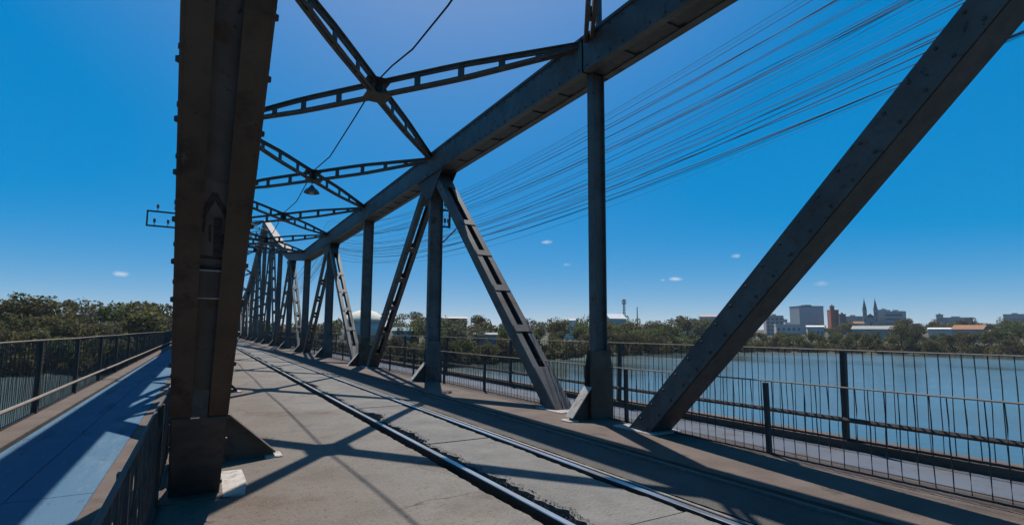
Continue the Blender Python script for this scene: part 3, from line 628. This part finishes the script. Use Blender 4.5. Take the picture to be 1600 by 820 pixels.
def tree(kind, az, d, s, where, zoff=0):
    p = polar(az, d); p.z = ground_z(az, d)-.15+zoff
    if -8 < p.x < 13.5 and p.y < 240: return None     # keep the bridge approach clear
    pr = PROTO[kind][TR.randrange(2)]
    e = empty(NAMES[kind][1], p, TR.uniform(0, 6.28)); e.scale = (s*TR.uniform(.9, 1.1), s*TR.uniform(.9, 1.1), s)
    tag(e, NAMES[kind][0]+' '+where, 'tree', NAMES[kind][0]+' '+where)
    link('crown', pr[0], e); link('trunk', pr[1], e); return e
LW, MW, RW = 'on the bank beyond the blue walkway', 'on the bank ahead behind the truss posts', 'on the shore below the city'
# left bank: a continuous wood, three rows deep
for row, (dd, s, st) in enumerate([(8, .60, 1.5), (20, .82, 1.8), (38, 1.0, 2.0), (60, 1.15, 2.2)]):
    az = -34.0
    while az < 2.5:
        kind = TR.choice([0, 1, 2, 3, 0, 1, 4] if row else [3, 1, 4, 3, 2])
        tree(kind, az, shore(az)+dd+TR.uniform(-4, 4), s*TR.uniform(.85, 1.15)*(1.0 if row < 3 else .95), LW); az += st*TR.uniform(.75, 1.25)
tree(5, -5.9, shore(-5.9)+4, .86, LW); tree(6, -8.9, shore(-8.9)+58, .98, LW); tree(6, -4.4, shore(-4.4)+34, .92, LW); tree(6, -12.6, shore(-12)+50, .85, LW); tree(4, -13.4, shore(-13)+2, .62, LW)
# ahead
for row, (dd, s, st) in enumerate([(7, .55, 2.0), (20, .76, 2.4), (42, .86, 2.6), (72, .95, 2.9)]):
    az = 3.0
    while az < 40:
        kind = TR.choice([0, 1, 2, 3, 4, 1])
        if 11.8 < az < 18: s_k = .62 if row == 0 else 0
        else: s_k = 1
        if not s_k: az += st*.6; continue
        tree(kind, az, shore(az)+dd+TR.uniform(-4, 5), s*s_k*TR.uniform(.8, 1.15), MW); az += st*TR.uniform(.7, 1.3)
tree(4, 36.0, shore(36)+24, .92, MW); tree(6, 35.2, shore(35)+26, .82, MW); tree(4, 33.5, shore(33)+22, .84, MW); tree(2, 23.0, shore(23)+36, .9, MW)
# right shore
for row, (dd, s, st) in enumerate([(6, .78, 1.15), (18, .95, 1.3), (42, .98, 1.6), (90, 1.0, 1.9), (150, 1.05, 2.2)]):
    az = 40.0
    while az < 92:
        kind = TR.choice([0, 1, 2, 3, 3, 1]); sc = s*TR.uniform(.75, 1.15)
        if 53.5 < az < 73.5:
            sc *= (.80, .66, .56, .5, .5)[row]
            if row == 2 and TR.random() < .4 or row >= 3 and TR.random() < .75: az += st*.8; continue
        tree(kind, az, shore(az)+dd+TR.uniform(-5, 6), sc, RW); az += st*TR.uniform(.7, 1.3)
tree(4, 49.9, shore(50)+22, 1.12, RW); tree(2, 51.2, shore(51)+30, .98, RW); tree(0, 66.9, shore(66)+16, .92, RW); tree(2, 67.8, shore(67)+16, .88, RW); tree(1, 43.5, shore(43)+24, .95, RW)
az = 60.9
while az < 84:
    if not 63.2 < az < 66.9: tree(TR.choice([0, 1, 2]), az, shore(az)+TR.uniform(175, 240), TR.uniform(.95, 1.2)*(.8 if az < 63 else 1.05), 'on the ridge among the town buildings')
    az += TR.uniform(.5, .95)
# shrubs down at the waterline: one tangled belt
V = []; F = []
rr = np.random.default_rng(3)
for i in range(60000):
    az = rr.uniform(-34, 90); d = shore(az)+3*math.sin(az*1.7)+2*math.sin(az*4.1+1)+abs(rr.normal())*6.5+1.0
    hgt_ = (1.8+2.0*abs(math.sin(az*2.3)+.6*math.sin(az*5.9)))*rr.uniform(.02, 1); p = np.array(polar(az, d, ground_z(az, d)+hgt_-.2))
    nn = rr.normal(size=3); nn /= np.linalg.norm(nn); a = np.cross(nn, rr.normal(size=3)); a /= np.linalg.norm(a); b_ = np.cross(nn, a); s = rr.uniform(.25, .6)
    k0 = len(V); V += [tuple(p-a*s), tuple(p-b_*s*.7), tuple(p+a*s), tuple(p+b_*s*.7)]; F.append((k0, k0+1, k0+2, k0+3))
me = bpy.data.meshes.new('shoreline_scrub'); me.from_pydata(V, [], F); me.materials.append(M['leaf_olive'])
tag(stuff(link('shoreline_scrub', me)), 'tangled belt of low scrub along the waterline', 'scrub')

# ------------------------------------------------------------------ town
def flat(name, c, rough=.85): 
    return mat(name, (tuple(v*.86 for v in c), c), .35, rough, 0, coords='World')
T = dict(grey=flat('grey_render', (.46, .47, .49)), pale=flat('pale_render', (.55, .52, .50)), pink=flat('pinkish_render', (.48, .39, .37)), red=flat('red_brick_render', (.45, .13, .09)),
         white=flat('white_paint', (.78, .77, .74)), orange=flat('clay_tiles', (.36, .17, .09)), roof=flat('grey_sheet_roof', (.32, .33, .31)), dark=flat('dark_render', (.13, .15, .16)),
         teal=flat('teal_sheet_roof', (.18, .27, .30)), glass=flat('dark_window_glass', (.14, .15, .16), .3), stone=flat('grey_church_stone', (.36, .36, .37)), slate=flat('dark_spire_slate', (.14, .16, .18)), cream=flat('cream_tent_cloth', (.80, .72, .58)))
def building(name, label, az, d, wid, dep, ztop, rot, wall, roof='flat', rm=None, rows=0, cols=0, cat='building', side_cols=0, band=False, zb=None, pitch=.28):
    """front faces the river; ztop is the height above the deck, rot turns it off the line of sight"""
    p = polar(az, d); z0 = ground_z(az, d)-1.0 if zb is None else zb; H = ztop-z0
    e = empty(name, (p.x, p.y, z0), -R(az)+R(rot)); tag(e, label, cat)
    MB().box(-wid/2, wid/2, -dep/2, dep/2, 0, H).obj('wall', T[wall], e)
    if roof == 'flat':
        mb = MB()
        for a, b_, c, d_ in ((-wid/2-.15, wid/2+.15, -dep/2-.15, -dep/2+.25), (-wid/2-.15, wid/2+.15, dep/2-.25, dep/2+.15), (-wid/2-.15, -wid/2+.25, -dep/2+.26, dep/2-.26), (wid/2-.25, wid/2+.15, -dep/2+.26, dep/2-.26)): mb.box(a, b_, c, d_, H-.3, H+.7)
        pr = mb.obj('parapet', T[rm or wall], e)
        MB().box(-wid*.12, wid*.14, -dep*.2, dep*.25, H+.002, H+2.2).obj('roof_hut', T[rm or wall], e)
    else:
        hh = dep*pitch; o = .5
        MB().prism([(-wid/2-o, -dep/2-o, H+.003), (-wid/2-o, dep/2+o, H+.003), (-wid/2-o, 0, H+hh)], Vector((wid+2*o, 0, 0))).obj('roof', T[rm], e)
    if rows:
        fh = H/(rows+.6)
        if band:
            me = MB().box(-wid*.46, wid*.46, -dep/2-.06, -dep/2+.02, 0, fh*.42).mesh('window', T['glass'])
            for r_ in range(rows): link('window', me, e, (0, 0, H-fh*(r_+.95)))
        else:
            ww = wid/cols*.5; me = MB().box(-ww/2, ww/2, -.07, .05, 0, fh*.5).mesh('window', T['glass'])
            for r_ in range(rows):
                for c_ in range(cols): link('window', me, e, (-wid/2+wid*(c_+.5)/cols, -dep/2, H-fh*(r_+1.0)))
        if side_cols:
            ww = dep/side_cols*.5; me = MB().box(-.07, .05, -ww/2, ww/2, 0, fh*.5).mesh('window', T['glass'])
            for r_ in range(rows):
                for c_ in range(side_cols): link('window', me, e, (-wid/2, -dep/2+dep*(c_+.5)/side_cols, H-fh*(r_+1.0)))
    return e
el = lambda d, deg: 1.5+d*math.tan(R(deg))
building('office_block', 'large plain grey office block, biggest on the skyline', 59.75, 640, 25, 20, el(640, 2.42), 28, 'grey', rm='dark', rows=0)
building('brick_tower_block', 'slim red tower block with a stepped top beside the grey block', 61.9, 620, 8, 9, el(620, 2.05), 15, 'red', rows=6, cols=2)
building('stair_tower', 'narrow red stair tower on the slim red block', 61.85, 613, 3.4, 3, el(620, 2.4), 15, 'red', cat='building')
building('dark_apartment_block', 'small dark block next to the slim red tower', 62.6, 640, 5.5, 8, el(640, 1.66), 10, 'dark', rows=4, cols=2)
building('low_grey_row', 'low grey row of buildings between red tower and church', 63.4, 720, 20, 10, el(720, 1.45), 5, 'stone', rows=2, cols=7)
building('stepped_pink_block', 'pinkish stepped block rising behind the sloping diagonal', 56.9, 560, 15, 12, el(560, 1.55), 12, 'pink', rows=5, cols=4)
building('grey_corner_block', 'narrow grey block between pink block and office block', 57.75, 580, 6, 10, el(580, 1.2), 8, 'grey', rows=4, cols=2)
building('pale_hall', 'pale low hall below the grey office block', 58.1, 450, 17, 10, el(450, .70), 10, 'pale', rows=2, cols=5)
building('white_roofed_house', 'low house with white roof below the grey office block', 60.4, 420, 10, 7, el(420, .55), 6, 'pale', 'gable', 'white', rows=1, cols=4, pitch=.14)
building('college_block', 'grey slab block with window bands right beside the church', 66.6, 660, 15, 12, el(660, 1.85), -14, 'grey', rows=5, cols=1, band=True)
building('college_wing', 'pale windowless wing joining church and banded block', 65.75, 668, 9, 12, el(668, 2.0), -14, 'pale')
building('warehouse', 'long grey-roofed warehouse below the church', 64.95, 430, 23, 14, el(430, .35), -6, 'roof', 'gable', 'roof', pitch=.16)
building('clay_roofed_house', 'small house with clay roof in front of the church', 63.8, 470, 6, 6, el(470, .85), 20, 'pale', 'gable', 'orange', rows=1, cols=2)
building('white_shed', 'long white-roofed shed among trees beside the warehouse', 69.6, 440, 12, 7, el(440, .38), -4, 'pale', 'gable', 'white', pitch=.12)
building('clay_roofed_hall', 'wide clay-roofed hall above the shore past the white shed', 71.5, 400, 14, 9, el(400, .35), -18, 'pink', 'gable', 'orange', rows=1, cols=5)
building('distant_slab', 'long low building on the far ridge', 70.6, 900, 34, 14, el(900, 1.28), 4, 'stone', rows=2, cols=12)
building('distant_slab_end', 'small block at the end of the long low ridge building', 69.6, 890, 7, 9, el(890, 1.55), 4, 'stone', rows=2, cols=3)
building('ridge_block', 'small grey block on the ridge past the long low building', 74.2, 950, 20, 14, el(950, 1.5), -8, 'stone', rows=2, cols=8)
building('white_house', 'white flat house in the trees below the radio mast', 48.95, 330, 5.5, 5, el(330, -.05), 10, 'white', rows=1, cols=3)
building('white_flat', 'white flat-roofed house higher on the slope under the bare tree', 48.7, 380, 6, 6, el(380, .45), -8, 'white', rows=1, cols=3)
building('hill_house', 'pale house on the slope behind the thick diagonal', 50.9, 480, 13, 9, el(480, 1.55), 5, 'pale', 'gable', 'pink', rows=2, cols=4, pitch=.2)
building('pavilion', 'pale pavilion with wide sloping roof beside the first post', 41.5, 330, 11, 9, el(330, 1.35), 30, 'pale', 'gable', 'white', rows=2, cols=3, pitch=.34)
building('red_walled_house', 'red-walled house with pale roof edge behind the paired diagonals', 24.1, 190, 9, 7, el(190, 1.3), 8, 'red', 'gable', 'pale', rows=1, cols=3, pitch=.08)
building('teal_roofed_shed', 'low shed with teal sheet roof in the trees ahead', 18.9, 152, 5, 5, el(152, -.05), -10, 'pale', 'gable', 'teal', pitch=.2)
building('pale_block', 'pale low block among trees behind the paired diagonals', 30.6, 300, 12, 9, el(300, 1.1), 6, 'stone', rows=2, cols=4)
building('white_cottage', 'white cottage roof in trees behind the slim posts', 36.9, 300, 7, 6, el(300, 1.15), -12, 'white', 'gable', 'pale', rows=1, cols=2, pitch=.2)
building('warehouse_roof', 'low grey shed by the water behind the paired diagonals', 27.6, 172, 7, 5, el(172, -.4), 3, 'stone', 'gable', 'roof', pitch=.12)
# cream tent-like dome ahead
p = polar(14.9, 240); e = empty('domed_hall', (p.x, p.y, ground_z(14.9, 240)-.5), 0.4); tag(e, 'cream domed hall roof seen between the truss posts ahead', 'building')
zt = el(240, 2.1)-e.location.z
MB().lathe([(8.6, 0), (8.6, zt*.62)], (0, 0, 0), 28).obj('wall', T['pale'], e, True)
MB().lathe([(9.2, zt*.62), (8.6, zt*.70), (7.0, zt*.82), (4.6, zt*.93), (2.1, zt*.985), (.15, zt)], (0, 0, 0), 32).obj('roof', T['cream'], e, True)
# church with twin spires
p = polar(64.75, 650); zb = ground_z(64.75, 650)-1; e = empty('twin_spired_church', (p.x, p.y, zb), -R(64.75)+R(4)); tag(e, 'grey church with two pointed spires on the skyline', 'church')
hs_ = el(650, 2.05)-zb; hn = el(650, 1.6)-zb; ht = el(650, 3.08)-zb
MB().box(-4.2, 4.2, -4, 22, 0, hn-2.5).obj('wall', T['stone'], e)
MB().prism([(-4.6, -3.8, hn-2.49), (4.6, -3.8, hn-2.49), (0, -3.8, hn+1.5)], Vector((0, 25.6, 0))).obj('roof', T['slate'], e)
for sx, xx in ((-1, -4.6), (1, 4.6)):
    tw = MB().box(xx-1.75, xx+1.75, -5.2, -1.7, 0, hs_).box(xx-1.95, xx+1.95, -5.4, -1.5, hs_+.002, hs_+.5).obj('bell_tower', T['stone'], e)
    MB().lathe([(1.95, 0), (1.1, (ht-hs_)*.42), (.06, ht-hs_-.6)], (xx, -3.45, hs_+.505), 8).obj('spire', T['slate'], tw)
    MB().box(xx-.05, xx+.05, -3.5, -3.4, ht-.2, ht+1.5).box(xx-.45, xx+.45, -3.49, -3.41, ht+.65, ht+.8).obj('cross', T['slate'], tw)
    for zz in (.55, .8): MB().box(xx-.55, xx+.55, -5.28, -5.18, hs_*zz, hs_*zz+2.4).obj('belfry_window', T['glass'], tw)
MB().box(-.9, .9, -4.12, -3.98, hn*.45, hn*.62).obj('rose_window', T['glass'], e)
# radio masts
def mast(az, d, top, label, wdt, plat):
    p = polar(az, d); z0 = ground_z(az, d); H = el(d, top)-z0; e = empty('radio_mast', (p.x, p.y, z0), .5); tag(e, label, 'mast'); mb = MB(); n = 12
    for sx, sy in ((-1, -1), (1, -1), (1, 1), (-1, 1)): mb.tube([(sx*wdt, sy*wdt, 0), (sx*wdt*.4, sy*wdt*.4, H)], .13, 4)
    mb.obj('leg_frame', T['dark'], e); mb = MB()
    for i in range(n):
        a, c = H*i/n, H*(i+1)/n; wa, wc = wdt*(1-.6*i/n), wdt*(1-.6*(i+1)/n)
        for (s1, t1), (s2, t2) in (((-1, -1), (1, -1)), ((1, -1), (1, 1)), ((1, 1), (-1, 1)), ((-1, 1), (-1, -1))): mb.tube([(s1*wa, t1*wa, a), (s2*wc, t2*wc, c)], .07, 4).tube([(s2*wa, t2*wa, a), (s1*wc, t1*wc, c)], .07, 4)
    mb.obj('lattice', T['dark'], e)
    if plat:
        for zz in (.86, .97): MB().box(-1.5, 1.5, -1.5, 1.5, H*zz, H*zz+.2).obj('platform', T['dark'], e)
        for i in range(6):
            q = i*math.pi/3; MB().box(1.5*math.cos(q)-.22, 1.5*math.cos(q)+.22, 1.5*math.sin(q)-.12, 1.5*math.sin(q)+.12, H*.875, H*.955).obj('antenna', T['pale'], e)
mast(42.55, 420, 3.45, 'lattice radio mast with antenna platforms beside the first post', 1.1, True)
mast(43.9, 470, 2.6, 'thinner distant radio mast without platforms', .5, False)

# ------------------------------------------------------------------ haze: one closed box of even, thin air
mv = bpy.data.materials.new('thin_haze'); mv.use_nodes = True; t = mv.node_tree; t.nodes.remove(t.nodes['Principled BSDF'])
pv = t.nodes.new('ShaderNodeVolumePrincipled'); pv.inputs['Color'].default_value = (.86, .92, 1, 1); pv.inputs['Density'].default_value = .00011; pv.inputs['Anisotropy'].default_value = .0
t.links.new(pv.outputs[0], t.nodes['Material Output'].inputs['Volume'])
hz = MB().box(-9100, 9100, -9100, 9100, WATER-2.5, 46).obj('haze', mv); stuff(hz)
hz['label'] = 'thin pale haze in the air over the river'; hz['category'] = 'haze'
